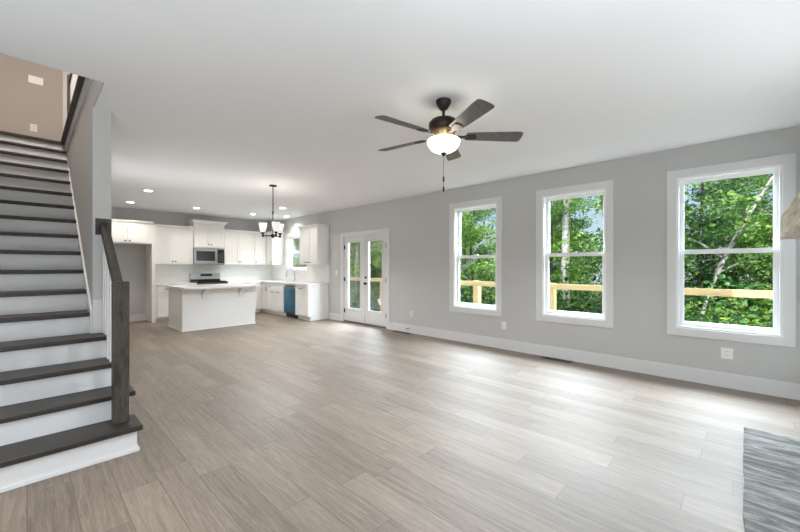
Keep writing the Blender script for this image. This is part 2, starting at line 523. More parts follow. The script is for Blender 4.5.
# upstairs hall
mb = MB()
mb.box(SX0, 8.3, 3.16, 0.42, 8.4, 5.6)
struct(mb.build('wall_landing', M['upwall']), 'warm grey wall at the head of the stairs', 'wall')
mb = MB()
mb.box(0.56, 8.9, 3.16, 2.4, 9.0, 5.6); mb.box(2.3, 3.4, 3.16, 2.4, 9.0, 5.6)
mb.box(SX0, 3.43, 3.16, 2.4, 3.53, 5.6); mb.box(0.42, 8.4, 3.16, 0.44, 9.0, 5.6)
struct(mb.build('wall_hall', M['upwall']), 'cream wall of the upstairs hall', 'wall')
struct(box(SX0 - 0.1, 3.43, 5.5, 2.4, 9.0, 5.6).build('ceiling_hall', M['ceil']), 'white ceiling of the upstairs hall', 'ceiling')
struct(box(0.42, 8.285, 3.16, 0.52, 8.3, 5.3).build('trim_1', M['trim']), 'cream casing at the landing wall corner', 'trim')
mb = MB()
mb.box(SX1 - 0.062, SY0, 3.125, SX1 + 0.09, 7.20, 3.16)
mb.box(SX0, 7.20, 3.125, SX1 + 0.09, 7.26, 3.16)
struct(mb.build('trim_2', M['tread']), 'dark wood edge of the upstairs floor along the stairwell', 'trim')
struct(box(SX1 - 0.018, SY0, 3.0, SX1, 7.19, 3.125).build('trim_3', M['trim']), 'pale fascia board under the upstairs floor edge', 'trim')
mb = MB().box(SX1 + 0.09, SY0, 3.12, 2.4, 9.0, 3.16)
mb.box(SX0, 7.26, 3.12, SX1 + 0.09, 9.0, 3.16)
struct(mb.build('floor_hall', M['floor']), 'upstairs hall floor', 'floor')


# baseboards (board with a small shoe moulding)
def baseboard(name, segs, label):
    """segs: (x0,y0,x1,y1, nx,ny) wall line and the direction into the room"""
    m = MB()
    for x0, y0, x1, y1, nx, ny in segs:
        for t_, h0, h1 in ((0.015, 0, 0.15), (0.009, 0.15, 0.16), (0.028, 0, 0.022)):
            m.box(x0, y0, h0, x1 + nx * t_, y1 + ny * t_, h1)
    return struct(m.build(name, M['trim']), label, 'baseboard')


baseboard('baseboard_right', [(XW, YF, XW, DOOR[0], -1, 0), (XW, DOOR[1], XW, 7.62, -1, 0)], 'white baseboard along the window wall')
baseboard('baseboard_back', [(SX1 + 0.13, YB, 2.05, YB, 0, -1)], 'white baseboard in the refrigerator alcove')
baseboard('baseboard_front', [(-3.9, YF, XW, YF, 0, 1)], 'white baseboard of the mantel wall')
baseboard('baseboard_stair', [(SX1 + 0.13, SWY, SX1 + 0.13, YB, 1, 0)], 'white baseboard of the stair partition')
struct(box(SX1 + 0.001, SWY - 0.014, 0.746, SX1 + 0.125, SWY, 1.04).build('trim_4', M['trim']), 'white base block on the end of the stair wall', 'trim')


# windows
def casing(m, y0, y1, z0, z1, cw=CW, bottom=True, x=XW):
    T = 0.02
    m.box(x - T, y0, z0, x, y0 + cw, z1); m.box(x - T, y1 - cw, z0, x, y1, z1)
    m.box(x - T, y0 + cw, z1 - cw, x, y1 - cw, z1)
    if bottom: m.box(x - T, y0 + cw, z0, x, y1 - cw, z0 + cw)


def ring(m, x0, x1, y0, y1, z0, z1, w_, wb_=None):
    wb_ = wb_ or w_
    m.box(x0, y0, z0, x1, y0 + w_, z1); m.box(x0, y1 - w_, z0, x1, y1, z1)
    m.box(x0, y0 + w_, z0, x1, y1 - w_, z0 + wb_); m.box(x0, y0 + w_, z1 - w_, x1, y1 - w_, z1)


def window(n, y0, y1, z0, z1, label):
    root = bpy.data.objects.new('window_%d' % n, None); COL.objects.link(root)
    root.location = (XW, (y0 + y1) / 2, z0); struct(root, label, 'window')
    m = MB(); casing(m, y0, y1, z0, z1); m.build('casing', M['trim'], root, bevel=0.003)
    a, b, c, d = y0 + CW, y1 - CW, z0 + CW, z1 - CW
    m = MB()
    ring(m, XW - 0.004, XW + WT, a, b, c, d, 0.022)
    m.build('window_frame', M['vinyl'], root)
    a += 0.0225; b -= 0.0225; c += 0.0225; d -= 0.0225
    zm = (c + d) / 2 + 0.01
    up = MB(); ring(up, XW + 0.10, XW + 0.135, a, b, zm - 0.026, d, 0.04)
    us = up.build('upper_sash', M['vinyl'], root)
    box(XW + 0.115, a + 0.041, zm + 0.015, XW + 0.119, b - 0.041, d - 0.041).build('glass_pane', M['glass'], us)
    lo = MB(); ring(lo, XW + 0.06, XW + 0.095, a, b, c, zm + 0.026, 0.042, 0.052)
    ls = lo.build('lower_sash', M['vinyl'], root)
    box(XW + 0.075, a + 0.043, c + 0.053, XW + 0.079, b - 0.043, zm - 0.017).build('glass_pane', M['glass'], ls)
    lk = MB().box(XW + 0.045, (a + b) / 2 - 0.03, zm + 0.0265, XW + 0.09, (a + b) / 2 + 0.03, zm + 0.036)
    lk.build('sash_lock', M['vinyl'], ls)


for n in (1, 2, 3):
    window(n, *wins[n], WZ0, WZ1, ['white double hung window nearest the french doors', 'white double hung window in the middle of the three',
                                   'white double hung window beside the mantel'][n - 1])
window(4, *KW, 'small white double hung window over the kitchen sink')

# french doors
root = bpy.data.objects.new('door_1', None); COL.objects.link(root)
root.location = (XW, (DOOR[0] + DOOR[1]) / 2, 0)
struct(root, 'white double french doors with tall glass panes', 'door')
m = MB(); casing(m, DOOR[0], DOOR[1], 0.0, DOOR[2], bottom=False); m.build('casing', M['trim'], root, bevel=0.003)
a, b, d = DOOR[0] + CW, DOOR[1] - CW, DOOR[2] - CW
m = MB()
m.box(XW - 0.004, a, 0, XW + WT, a + 0.022, d).box(XW - 0.004, b - 0.022, 0, XW + WT, b, d).box(XW - 0.004, a + 0.022, d - 0.022, XW + WT, b - 0.022, d)
m.build('door_frame', M['trim'], root)
box(XW - 0.01, a + 0.0225, 0, XW + WT, b - 0.0225, 0.03).build('threshold', M['threshold'], root)
a += 0.025; b -= 0.025; d -= 0.025
mid = (a + b) / 2
for s, (l0, l1) in enumerate(((a, mid - 0.002), (mid + 0.002, b))):
    m = MB()
    x0, x1 = XW + 0.015, XW + 0.058
    st = 0.135
    m.box(x0, l0, 0.034, x1, l0 + st, d).box(x0, l1 - st, 0.034, x1, l1, d)
    m.box(x0, l0 + st, 0.034, x1, l1 - st, 0.33).box(x0, l0 + st, d - 0.12, x1, l1 - st, d)
    # raised bead around the glass
    for q in ((x0 - 0.008, x0 + 0.004),):
        ring(m, q[0], q[1], l0 + st - 0.012, l1 - st + 0.012, 0.318, d - 0.108, 0.024)
    leaf = m.build('door_leaf', M['trim'], root)
    box(x0 + 0.018, l0 + st + 0.001, 0.331, x0 + 0.024, l1 - st - 0.001, d - 0.121).build('glass_pane', M['glass'], leaf)
    hy = l0 + 0.004 if s == 0 else l1 - 0.004
    for hz in (0.27, 1.03, 1.80):
        MB().lathe([(0.010, hz - 0.05), (0.010, hz + 0.05)], (XW + 0.004, hy, 0), 10).box(XW + 0.006, hy - 0.022, hz - 0.05, XW + 0.0145, hy + 0.022, hz + 0.05).build('hinge', M['black'], leaf)
    if s == 0:
        ky = l1 - 0.055
        MB().lathe([(0.026, 0), (0.026, 0.012), (0.018, 0.02)], (XW + 0.0145, ky, 1.085), 18, 'X').build('deadbolt', M['black'], leaf).location.x -= 0.02
        kn = MB().lathe([(0.028, 0.055), (0.028, 0.045), (0.012, 0.04), (0.012, 0.03), (0.026, 0.022), (0.03, 0.01), (0.02, 0.0)], (XW - 0.042, ky, 0.945), 18, 'X')
        kn.build('door_knob', M['black'], leaf, smooth=True)
    else:
        box(x0 - 0.012, l0 - 0.02, 0.034, x0 - 0.0005, l0 + 0.02, d).build('astragal', M['trim'], leaf)
m = MB()
m.prism([(XW + 0.0335, 5.735, 0.52), (XW + 0.0335, 5.795, 0.475), (XW + 0.0335, 5.865, 0.585), (XW + 0.0335, 5.805, 0.63)], (-0.0012, 0, 0))
tag(m.build('paper_sticker', M['paper']), 'small tilted white paper label stuck on the right french door glass', 'label')

# tile splashback
mb = MB()
mb.box(2.125, YB - 0.008, 0.916, XW - 0.008, YB, 1.388)
mb.box(XW - 0.008, 7.64, 0.916, XW, KW[0], 1.388)
mb.box(XW - 0.008, KW[0], 0.916, XW, KW[1], KW[2])
mb.box(XW - 0.008, KW[1], 0.916, XW, YB - 0.008, 1.388)
struct(mb.build('trim_5', M['tile']), 'white subway tile splashback above the worktop', 'splashback')

# ------------------------------------------------------------------ staircase
R_, RUN, Y0 = 0.186, 0.254, 3.17
st = thing('staircase', 'straight staircase with dark stained treads and white risers', 'staircase', (0, Y0, 0))
XLs = SX0 + 0.002
for k in range(1, 17):
    yr = Y0 + (k - 1) * RUN
    zt = k * R_
    open_ = k <= 4
    xr = 0.552 if open_ else SX1 - 0.016
    xt = 0.583 if open_ else SX1 - 0.016
    y1 = yr + RUN + 0.001
    if k == 4:
        m = MB().prism([(px_, py_, zt - 0.036) for px_, py_ in ((XLs, yr - 0.032), (xt, yr - 0.032), (xt, SWY - 0.016), (SX1 - 0.001, SWY - 0.016), (SX1 - 0.001, y1), (XLs, y1))], (0, 0, 0.036))
    else:
        m = MB().box(XLs, yr - 0.032, zt - 0.036, xt, y1, zt)
    m.build('tread', M['tread'], st, bevel=0.006)
    m = MB().box(XLs, yr, (k - 1) * R_ + (0.0005 if k > 1 else 0), xr, yr + 0.018, zt - 0.0365)
    m.build('riser', M['trim'], st)
yr = Y0 + 16 * RUN
box(XLs, yr + 0.001, 16 * R_ + 0.0005, SX1 - 0.016, yr + 0.018, 17 * R_ - 0.039).build('riser', M['trim'], st)
m = MB()
for k in range(1, 5):
    yr = Y0 + (k - 1) * RUN
    m.box(0.534, yr + 0.0185, 0.0 if True else 0, 0.551, min(yr + RUN, SWY - 0.001), k * R_ - 0.0365)
m.build('side_panel', M['trim'], st)
m = MB().box(XLs, Y0 - 0.013, 0, 0.566, Y0 - 0.0005, 0.02).box(0.5525, Y0 - 0.0005, 0, 0.566, SWY, 0.02)
m.build('shoe_molding', M['trim'], st)
sl = R_ / RUN
ya, yb = SWY + 0.001, 7.2
zb = lambda y: (y - Y0) * sl + R_
m = MB().prism([(SX1 - 0.0155, ya, zb(ya) - 0.35), (SX1 - 0.0155, yb, zb(yb) - 0.35), (SX1 - 0.0155, yb, zb(yb) - 0.2), (SX1 - 0.0155, yb - 0.05, 3.0), (SX1 - 0.0155, ya, zb(ya) + 0.05)], (0.015, 0, 0))
m.build('skirt_board', M['trim'], st)

rl = thing('stair_railing', 'short dark wood stair railing with white balusters at the staircase foot', 'railing', (0.48, 3.335, R_))
nx, ny = 0.48, 3.335
m = MB().box(nx - 0.047, ny - 0.047, R_ + 0.0005, nx + 0.047, ny + 0.047, 1.215)
m.prism([(nx - 0.047, ny - 0.047, 1.215), (nx + 0.047, ny - 0.047, 1.215), (nx + 0.047, ny + 0.047, 1.215), (nx - 0.047, ny + 0.047, 1.215)], (0, 0, 0.006))
m.build('newel_post', M['newel'], rl, bevel=0.004)
hz = lambda y: 1.165 + (y - 3.382) * 0.715
m = MB()
pts = []
for (dx, dz) in ((-0.03, -0.03), (0.03, -0.03), (0.034, 0.0), (0.03, 0.026), (0.015, 0.036), (-0.015, 0.036), (-0.03, 0.026), (-0.034, 0.0)):
    pts.append((nx - 0.002 + dx, 3.3825, hz(3.3825) + dz))
m.prism(pts, (0, SWY - 0.021 - 3.3825, (SWY - 0.021 - 3.3825) * 0.715))
m.build('handrail', M['rail'], rl, bevel=0.003)
zr = hz(SWY - 0.02)
box(nx - 0.062, SWY - 0.0205, zr - 0.075, nx + 0.05, SWY - 0.0005, zr + 0.068).build('rosette', M['newel'], rl, bevel=0.004)
for k, ys in ((2, (3.47, 3.60)), (3, (3.725, 3.855)), (4, (3.98, 4.095))):
    for y in ys:
        m = MB().prism([(nx - 0.016, y - 0.016, k * R_ + 0.0005), (nx + 0.016, y - 0.016, k * R_ + 0.0005), (nx + 0.016, y - 0.016, hz(y - 0.016) - 0.031), (nx - 0.016, y - 0.016, hz(y - 0.016) - 0.031)], (0, 0.032, 0))
        m.build('baluster', M['trim'], rl)

ul = thing('landing_railing', 'upstairs landing railing glimpsed through the stairwell opening', 'railing', (0.45, 7.22, 3.16))
box(0.412, 7.185, 3.1605, 0.488, 7.255, 4.17).build('newel_post', M['newel'], ul, bevel=0.004)
box(0.425, 3.56, 4.04, 0.475, 7.184, 4.09).build('handrail', M['rail'], ul, bevel=0.006)
for i in range(26):
    y = 7.07 - i * 0.127
    if y < 3.65: break
    box(0.437, y - 0.013, 3.1605, 0.463, y + 0.013, 4.039).build('baluster', M['trim'], ul)


# wall plates
def plate(name, label, cat, P, U, Nn, w_, h_, kind, mat=M['plate']):
    """P centre on the wall, U horizontal unit, Nn normal into the room"""
    P, U, Nn = Vector(P), Vector(U), Vector(Nn); Z = Vector((0, 0, 1))
    t_ = thing(name, label, cat, P)

    def bx(nm, u0, u1, z0, z1, d0, d1, mt):
        q = [P + U * u0 + Z * z0 + Nn * d0, P + U * u1 + Z * z1 + Nn * d1]
        return box(*q[0], *q[1]).build(nm, mt, t_)
    pl = bx('cover_plate', -w_ / 2, w_ / 2, -h_ / 2, h_ / 2, 0, 0.006, mat)
    pl.modifiers.new('bevel', 'BEVEL').width = 0.002
    if kind == 'outlet':
        for s in (-1, 1):
            bx('socket', -0.017, 0.017, s * 0.022 - 0.014, s * 0.022 + 0.014, 0.0061, 0.0085, M['plate'])
            for q in (-0.007, 0.007):
                bx('slot', q - 0.0016, q + 0.0016, s * 0.022 - 0.005, s * 0.022 + 0.006, 0.0086, 0.0092, M['slot'])
    elif kind == 'switch':
        n = max(1, round(w_ / 0.06) - 0) if w_ > 0.1 else 1
        for i in range(n):
            c = (i - (n - 1) / 2) * 0.046
            bx('rocker', c - 0.016, c + 0.016, -0.033, 0.033, 0.0061, 0.010, M['plate'])
    return t_


plate('wall_outlet', 'white outlet on the grey wall below the window beside the mantel', 'outlet', (XW, 0.132, 0.375), (0, 1, 0), (-1, 0, 0), 0.10, 0.12, 'outlet')
plate('wall_outlet', 'white outlet just right of the window nearest the french doors', 'outlet', (XW, 2.80, 0.38), (0, 1, 0), (-1, 0, 0), 0.075, 0.12, 'outlet')
plate('wall_outlet', 'white outlet on the wall just right of the french doors', 'outlet', (XW, 4.80, 0.385), (0, 1, 0), (-1, 0, 0), 0.075, 0.12, 'outlet')
plate('light_switch', 'white light switch left of the french doors', 'switch', (XW, 7.33, 1.18), (0, 1, 0), (-1, 0, 0), 0.075, 0.12, 'switch')
plate('light_switch', 'wide white switch plate high on the landing wall', 'switch', (0.10, 8.3, 4.36), (1, 0, 0), (0, -1, 0), 0.17, 0.12, 'switch')
plate('wall_outlet', 'white outlet low on the landing wall above the top tread', 'outlet', (0.075, 8.3, 3.58), (1, 0, 0), (0, -1, 0), 0.08, 0.12, 'outlet')
plate('wall_outlet', 'white outlet inside the refrigerator alcove', 'outlet', (1.52, YB, 1.10), (1, 0, 0), (0, -1, 0), 0.075, 0.12, 'outlet')


def register(label, x, y0, y1, mat=None):
    t_ = thing('floor_register', label, 'vent', (x, (y0 + y1) / 2, 0))
    m = MB(); wdt = 0.055
    m.box(x - wdt, y0, 0.0005, x - wdt + 0.012, y1, 0.006).box(x + wdt - 0.012, y0, 0.0005, x + wdt, y1, 0.006)
    m.box(x - wdt + 0.012, y0, 0.0005, x + wdt - 0.012, y0 + 0.012, 0.006).box(x - wdt + 0.012, y1 - 0.012, 0.0005, x + wdt - 0.012, y1, 0.006)
    m.build('register_frame', M['register'], t_)
    m = MB()
    n = int((y1 - y0 - 0.024) / 0.016)
    for i in range(n):
        y = y0 + 0.014 + i * 0.016
        m.box(x - wdt + 0.0125, y, 0.0005, x + wdt - 0.0125, y + 0.009, 0.004)
    m.build('louver', M['register'], t_)


register('dark metal floor register under the middle window', XW - 0.105, 1.72, 2.14)
register('dark metal floor register right of the french doors', XW - 0.105, 4.75, 5.2)
t_ = thing('door_stop', 'small dark spring door stop on the baseboard right of the french doors', 'door stop', (XW - 0.016, 4.88, 0.085))
MB().lathe([(0.012, 0), (0.012, -0.006), (0.006, -0.008), (0.006, -0.06)], (XW - 0.0155, 4.88, 0.085), 12, 'X').build('spring', M['bronze'], t_)
MB().lathe([(0.009, -0.0605), (0.011, -0.068), (0.008, -0.078)], (XW - 0.0155, 4.88, 0.085), 12, 'X').build('tip', M['slot'], t_)


# ------------------------------------------------------------------ kitchen
class Frm:
    """u along the wall, d out of the wall into the room, z up"""
    def __init__(self, f): self.f = f

    def bx(self, m, u0, u1, d0, d1, z0, z1):
        m.box(*self.f(u0, d0, z0), *self.f(u1, d1, z1)); return m


BACK = Frm(lambda u, d, z: (u, YB - d, z))
SIDE = Frm(lambda u, d, z: (XW - d, u, z))
G = 0.0015


def shaker(fr, u0, u1, z0, z1, d, parent, name='door', rail=0.06):
    m = MB()
    u0 += G; u1 -= G; z0 += G; z1 -= G
    if z1 - z0 < 0.2: rail = 0.036
    fr.bx(m, u0, u0 + rail, d + 0.0005, d + 0.02, z0, z1); fr.bx(m, u1 - rail, u1, d + 0.0005, d + 0.02, z0, z1)
    fr.bx(m, u0 + rail, u1 - rail, d + 0.0005, d + 0.02, z0, z0 + rail); fr.bx(m, u0 + rail, u1 - rail, d + 0.0005, d + 0.02, z1 - rail, z1)
    fr.bx(m, u0 + rail, u1 - rail, d + 0.0005, d + 0.010, z0 + rail, z1 - rail)
    return m.build(name, M['cab'], parent)


def knob(fr, u, z, d, parent):
    m = MB()
    c = fr.f(u, d + 0.0205, z)
    ax = 'Y' if fr is BACK else 'X'
    s = -1
    m.lathe([(0.008, 0), (0.006, s * 0.012), (0.016, s * 0.018), (0.016, s * 0.026), (0.010, s * 0.031)], c, 14, ax)
    return m.build('knob', M['bronze'], parent, smooth=True)


def pull(fr, u, z, d, parent, L_=0.13, vertical=False):
    m = MB()
    h = L_ / 2
    if vertical:
        for s in (-1, 1): fr.bx(m, u - 0.005, u + 0.005, d + 0.0205, d + 0.05, z + s * h * 0.75 - 0.005, z + s * h * 0.75 + 0.005)
        fr.bx(m, u - 0.006, u + 0.006, d + 0.044, d + 0.056, z - h, z + h)
    else:
        for s in (-1, 1): fr.bx(m, u + s * h * 0.75 - 0.005, u + s * h * 0.75 + 0.005, d + 0.0205, d + 0.05, z - 0.005, z + 0.005)
        fr.bx(m, u - h, u + h, d + 0.044, d + 0.056, z - 0.007, z + 0.007)
    return m.build('pull', M['bronze'], parent)


def crown(fr, u0, u1, depth, z0, z1, over, parent, left=True, right=True):
    """sloped crown moulding with returns at free ends"""
    ul0, ul1 = u0, u1
    uh0 = u0 - (over if left else 0); uh1 = u1 + (over if right else 0)
    d0, d1 = depth + 0.002, depth + over
    m = MB()
    lo = [fr.f(ul0, 0.0005, z0), fr.f(ul0, d0, z0), fr.f(ul1, d0, z0), fr.f(ul1, 0.0005, z0)]
    hi = [fr.f(uh0, 0.0005, z1 - 0.014), fr.f(uh0, d1, z1 - 0.014), fr.f(uh1, d1, z1 - 0.014), fr.f(uh1, 0.0005, z1 - 0.014)]
    a = [m.bm.verts.new(p) for p in lo]; b = [m.bm.verts.new(p) for p in hi]
    m.bm.faces.new(a); m.bm.faces.new(b)
    for i in range(4):
        j = (i + 1) % 4
        m.bm.faces.new([a[i], a[j], b[j], b[i]])
    fr.bx(m, uh0, uh1, 0.0005, d1 + 0.004, z1 - 0.0135, z1)
    return m.build('crown_molding', M['cab'], parent)


def cabinet(name, label, fr, u0, u1, z0, z1, depth, doors, toe=False, body_top=None, cr=None, cat='cabinet', group=None, side=None):
    c = fr.f((u0 + u1) / 2, depth / 2, z0)
    t_ = thing(name, label, cat, c, group)
    m = MB()
    zb_ = z0 + (0.10 if toe else 0)
    fr.bx(m, u0 + G / 2, u1 - G / 2, 0.009, depth, zb_, body_top or z1)
    if body_top: fr.bx(m, u0 + G / 2, u1 - G / 2, depth - 0.02, depth, body_top, z1)
    m.build('body', M['cab'], t_)
    if toe:
        fr.bx(MB(), u0 + G / 2, u1 - G / 2, 0.009, depth - 0.07, z0, zb_ - 0.0005).build('toe_kick', M['cab'], t_)
    for kind, a, b, c_, d_, hu, hz_ in doors:
        p = shaker(fr, a, b, c_, d_, depth, t_, kind)
        if hu is None: continue
        if isinstance(hu, tuple): pull(fr, hu[1], hz_, depth, p, vertical=hu[0] == 'v')
        else: knob(fr, hu, hz_, depth, p)
    if cr: crown(fr, u0, u1, depth + 0.022, z1 + 0.0005, cr[0], cr[1], t_, cr[2], cr[3])
    return t_


UB, UT = 1.39, 2.32
# refrigerator alcove: tall end panel, cabinet over it
FD = 0.63
box(2.055, YB - FD, 0, 2.118, YB - 0.001, 2.345)
t_ = thing('alcove_panel', 'tall white panel right of the refrigerator alcove', 'panel', (2.085, YB - FD / 2, 0))
m = MB(); BACK.bx(m, 2.05, 2.119, 0.001, FD, 0, 2.335); m.build('side_panel', M['cab'], t_)
m = MB(); BACK.bx(m, 2.046, 2.123, FD + 0.0005, FD + 0.012, 0, 0.02); m.build('shoe_molding', M['cab'], t_)
cabinet('wall_cabinet', 'white two door cabinet above the refrigerator alcove', BACK, 1.10, 2.049, 1.86, 2.335, FD,
        [('door', 1.13, 1.5775, 1.885, 2.31, 1.54, 1.925), ('door', 1.5775, 2.035, 1.885, 2.31, 1.622, 1.925)], cr=(2.395, 0.03, False, True))
cabinet('wall_cabinet', 'white two door wall cabinet left of the microwave', BACK, 2.125, 3.022, UB, UT, 0.33,
        [('door', 2.14, 2.573, UB + 0.01, UT - 0.01, 2.543, 1.465), ('door', 2.573, 3.01, UB + 0.01, UT - 0.01, 2.606, 1.465)], cr=(2.375, 0.02, False, False))
cabinet('wall_cabinet', 'white cabinet with flared crown directly above the microwave', BACK, 3.024, 3.784, 1.835, 2.47, 0.38,
        [('door', 3.036, 3.404, 1.85, 2.45, 3.372, 1.925), ('door', 3.404, 3.772, 1.85, 2.45, 3.44, 1.925)], cr=(2.56, 0.065, True, True))
cabinet('wall_cabinet', 'white two door wall cabinet right of the microwave', BACK, 3.786, 4.645, UB, UT, 0.33,
        [('door', 3.80, 4.215, UB + 0.01, UT - 0.01, 4.185, 1.465), ('door', 4.215, 4.635, UB + 0.01, UT - 0.01, 4.247, 1.465)], cr=(2.375, 0.02, False, False))
cabinet('wall_cabinet', 'white single door wall cabinet in the kitchen corner', BACK, 4.647, 5.34, UB, UT, 0.33,
        [('door', 4.66, 4.995, UB + 0.01, UT - 0.01, 4.69, 1.465)], cr=(2.375, 0.02, False, False))
cabinet('wall_cabinet', 'narrow white wall cabinet just left of the kitchen window', SIDE, 10.0, 10.39, UB, UT, 0.33,
        [('door', 10.01, 10.37, UB + 0.01, UT - 0.01, 10.05, 1.465)], cr=(2.375, 0.02, True, False))
cabinet('wall_cabinet', 'white wall cabinet just right of the kitchen window', SIDE, 7.64, 8.50, UB, UT, 0.33,
        [('door', 7.655, 8.07, UB + 0.01, UT - 0.01, ('h', 8.01), 1.44), ('door', 8.07, 8.49, UB + 0.01, UT - 0.01, ('h', 8.13), 1.44)], cr=(2.395, 0.035, True, True))

# base cabinets
CT = 0.875
cabinet('base_cabinet', 'white base cabinet between the refrigerator alcove and the range', BACK, 2.12, 3.012, 0, CT, 0.60,
        [('drawer', 2.17, 2.585, 0.70, 0.865, ('h', 2.37), 0.785), ('drawer', 2.585, 3.0, 0.70, 0.865, ('h', 2.79), 0.785),
         ('door', 2.17, 2.585, 0.11, 0.69, ('v', 2.55), 0.6), ('door', 2.585, 3.0, 0.11, 0.69, ('v', 2.62), 0.6)], toe=True)
cabinet('base_cabinet', 'white base cabinet right of the range', BACK, 3.79, 4.742, 0, CT, 0.60,
        [('drawer', 3.80, 4.22, 0.70, 0.865, ('h', 4.01), 0.785), ('drawer', 4.22, 4.64, 0.70, 0.865, ('h', 4.43), 0.785),
         ('door', 3.80, 4.22, 0.11, 0.69, ('v', 4.18), 0.6), ('door', 4.22, 4.64, 0.11, 0.69, ('v', 4.26), 0.6)], toe=True)
cabinet('base_cabinet', 'white corner base cabinet between back wall and sink', SIDE, 9.752, 10.74, 0, CT, 0.60,
        [('door', 9.76, 10.08, 0.11, 0.865, ('v', 9.80), 0.70)], toe=True)
cabinet('sink_cabinet', 'white two door base cabinet under the kitchen sink', SIDE, 8.842, 9.75, 0, CT, 0.60,
        [('drawer', 8.85, 9.74, 0.70, 0.865, ('h', 9.60), 0.785), ('door', 8.85, 9.296, 0.11, 0.69, ('h', 9.15), 0.63), ('door', 9.296, 9.74, 0.11, 0.69, ('h', 9.45), 0.63)],
        toe=True, body_top=0.62)
cabinet('base_cabinet', 'narrow white drawer base cabinet right of the blue dishwasher', SIDE, 7.66, 8.246, 0, CT, 0.60,
        [('drawer', 7.70, 8.236, 0.70, 0.865, ('h', 7.97), 0.785), ('door', 7.70, 8.236, 0.11, 0.69, None, 0)], toe=True)

# worktops
m = MB()
BACK.bx(m, 2.119, 3.014, 0.0085, 0.635, 0.876, 0.915)
tag(m.build('worktop', M['top'], bevel=0.003), 'short white worktop left of the range', 'worktop')
m = MB()
BACK.bx(m, 3.788, 4.715, 0.0085, 0.635, 0.876, 0.915)
SK = (8.95, 9.60, 0.14, 0.54)      # sink cut-out u0,u1,d0,d1
SIDE.bx(m, 7.645, SK[0], 0.0085, 0.635, 0.876, 0.915)
SIDE.bx(m, SK[1], YB - 0.0085, 0.0085, 0.635, 0.876, 0.915)
SIDE.bx(m, SK[0], SK[1], 0.0085, SK[2], 0.876, 0.915); SIDE.bx(m, SK[0], SK[1], SK[3], 0.635, 0.876, 0.915)
tag(m.build('worktop', M['top']), 'white corner worktop running from the range past the sink', 'worktop')
m = MB()
z0, z1 = 0.66, 0.874
SIDE.bx(m, SK[0] - 0.01, SK[1] + 0.01, SK[2] - 0.01, SK[2], z0, z1); SIDE.bx(m, SK[0] - 0.01, SK[1] + 0.01, SK[3], SK[3] + 0.01, z0, z1)
SIDE.bx(m, SK[0] - 0.01, SK[0], SK[2], SK[3], z0, z1); SIDE.bx(m, SK[1], SK[1] + 0.01, SK[2], SK[3], z0, z1)
SIDE.bx(m, SK[0] - 0.01, SK[1] + 0.01, SK[2] - 0.01, SK[3] + 0.01, z0 - 0.012, z0)
tag(m.build('kitchen_sink', M['steel']), 'stainless undermount sink below the kitchen window', 'sink')
t_ = thing('kitchen_faucet', 'chrome gooseneck faucet at the sink under the kitchen window', 'faucet', (XW - 0.09, 9.2, 0.9155))
fx, fy = XW - 0.09, 9.2
MB().lathe([(0.028, 0.9155), (0.028, 0.925), (0.018, 0.935), (0.018, 0.98)], (fx, fy, 0), 16).build('base', M['steel'], t_, smooth=True)
pts = [(fx, fy, 0.98), (fx, fy, 1.18)]
for i in range(1, 11):
    a_ = PI * i / 10
    pts.append((fx - 0.10 + 0.10 * math.cos(a_), fy + 0.08 * (1 - math.cos(a_)) / 2, 1.18 + 0.11 * math.sin(a_)))
pts.append((fx - 0.20, fy + 0.08, 1.13))
MB().tube(pts, 0.013, 10).build('spout', M['steel'], t_, smooth=True)
MB().tube([(fx - 0.20, fy + 0.08, 1.129), (fx - 0.20, fy + 0.08, 1.04)], [0.017, 0.02], 12).build('spray_head', M['steel'], t_, smooth=True)
MB().tube([(fx, fy - 0.019, 0.96), (fx, fy - 0.05, 0.975), (fx - 0.01, fy - 0.09, 1.03)], [0.011, 0.008, 0.006], 8).build('handle', M['steel'], t_, smooth=True)

# dishwasher (blue protective film still on)
t_ = thing('dishwasher', 'dishwasher with blue protective film under the kitchen worktop', 'dishwasher', (XW - 0.3, 8.544, 0))
m = MB(); SIDE.bx(m, 8.25, 8.838, 0.03, 0.58, 0.10, 0.872); m.build('body', M['slot'], t_)
m = MB(); SIDE.bx(m, 8.254, 8.834, 0.5805, 0.618, 0.125, 0.80); m.build('door', M['film'], t_, bevel=0.004)
m = MB(); SIDE.bx(m, 8.254, 8.834, 0.5805, 0.612, 0.803, 0.868); m.build('control_strip', M['steel'], t_, bevel=0.003)
m = MB(); SIDE.bx(m, 8.36, 8.73, 0.6125, 0.622, 0.812, 0.835); m.build('handle', M['black'], t_)
m = MB(); SIDE.bx(m, 8.254, 8.834, 0.03, 0.54, 0.0, 0.099); m.build('toe_kick', M['enamel'], t_)

# range
t_ = thing('range', 'stainless and black freestanding kitchen range behind the island', 'range', (3.40, YB - 0.33, 0))
m = MB(); BACK.bx(m, 3.018, 3.782, 0.012, 0.62, 0.06, 0.90); m.build('body', M['steel'], t_)
m = MB(); BACK.bx(m, 3.016, 3.784, 0.10, 0.66, 0.9005, 0.925); m.build('cooktop', M['enamel'], t_, bevel=0.005)
m = MB()
for cx_ in (3.15, 3.40, 3.65):
    for q in (-0.09, 0, 0.09): BACK.bx(m, cx_ + q - 0.006, cx_ + q + 0.006, 0.14, 0.62, 0.935, 0.95)
    for q in (0.15, 0.38, 0.61): BACK.bx(m, cx_ - 0.11, cx_ + 0.11, q - 0.006, q + 0.006, 0.9255, 0.945)
m.build('grate', M['enamel'], t_)
bg = MB(); BACK.bx(bg, 3.018, 3.782, 0.012, 0.085, 0.9005, 1.165); bgo = bg.build('backguard', M['steel'], t_, bevel=0.008)
m = MB(); BACK.bx(m, 3.27, 3.56, 0.0855, 0.088, 1.07, 1.135); m.build('display', M['darkglass'], bgo)
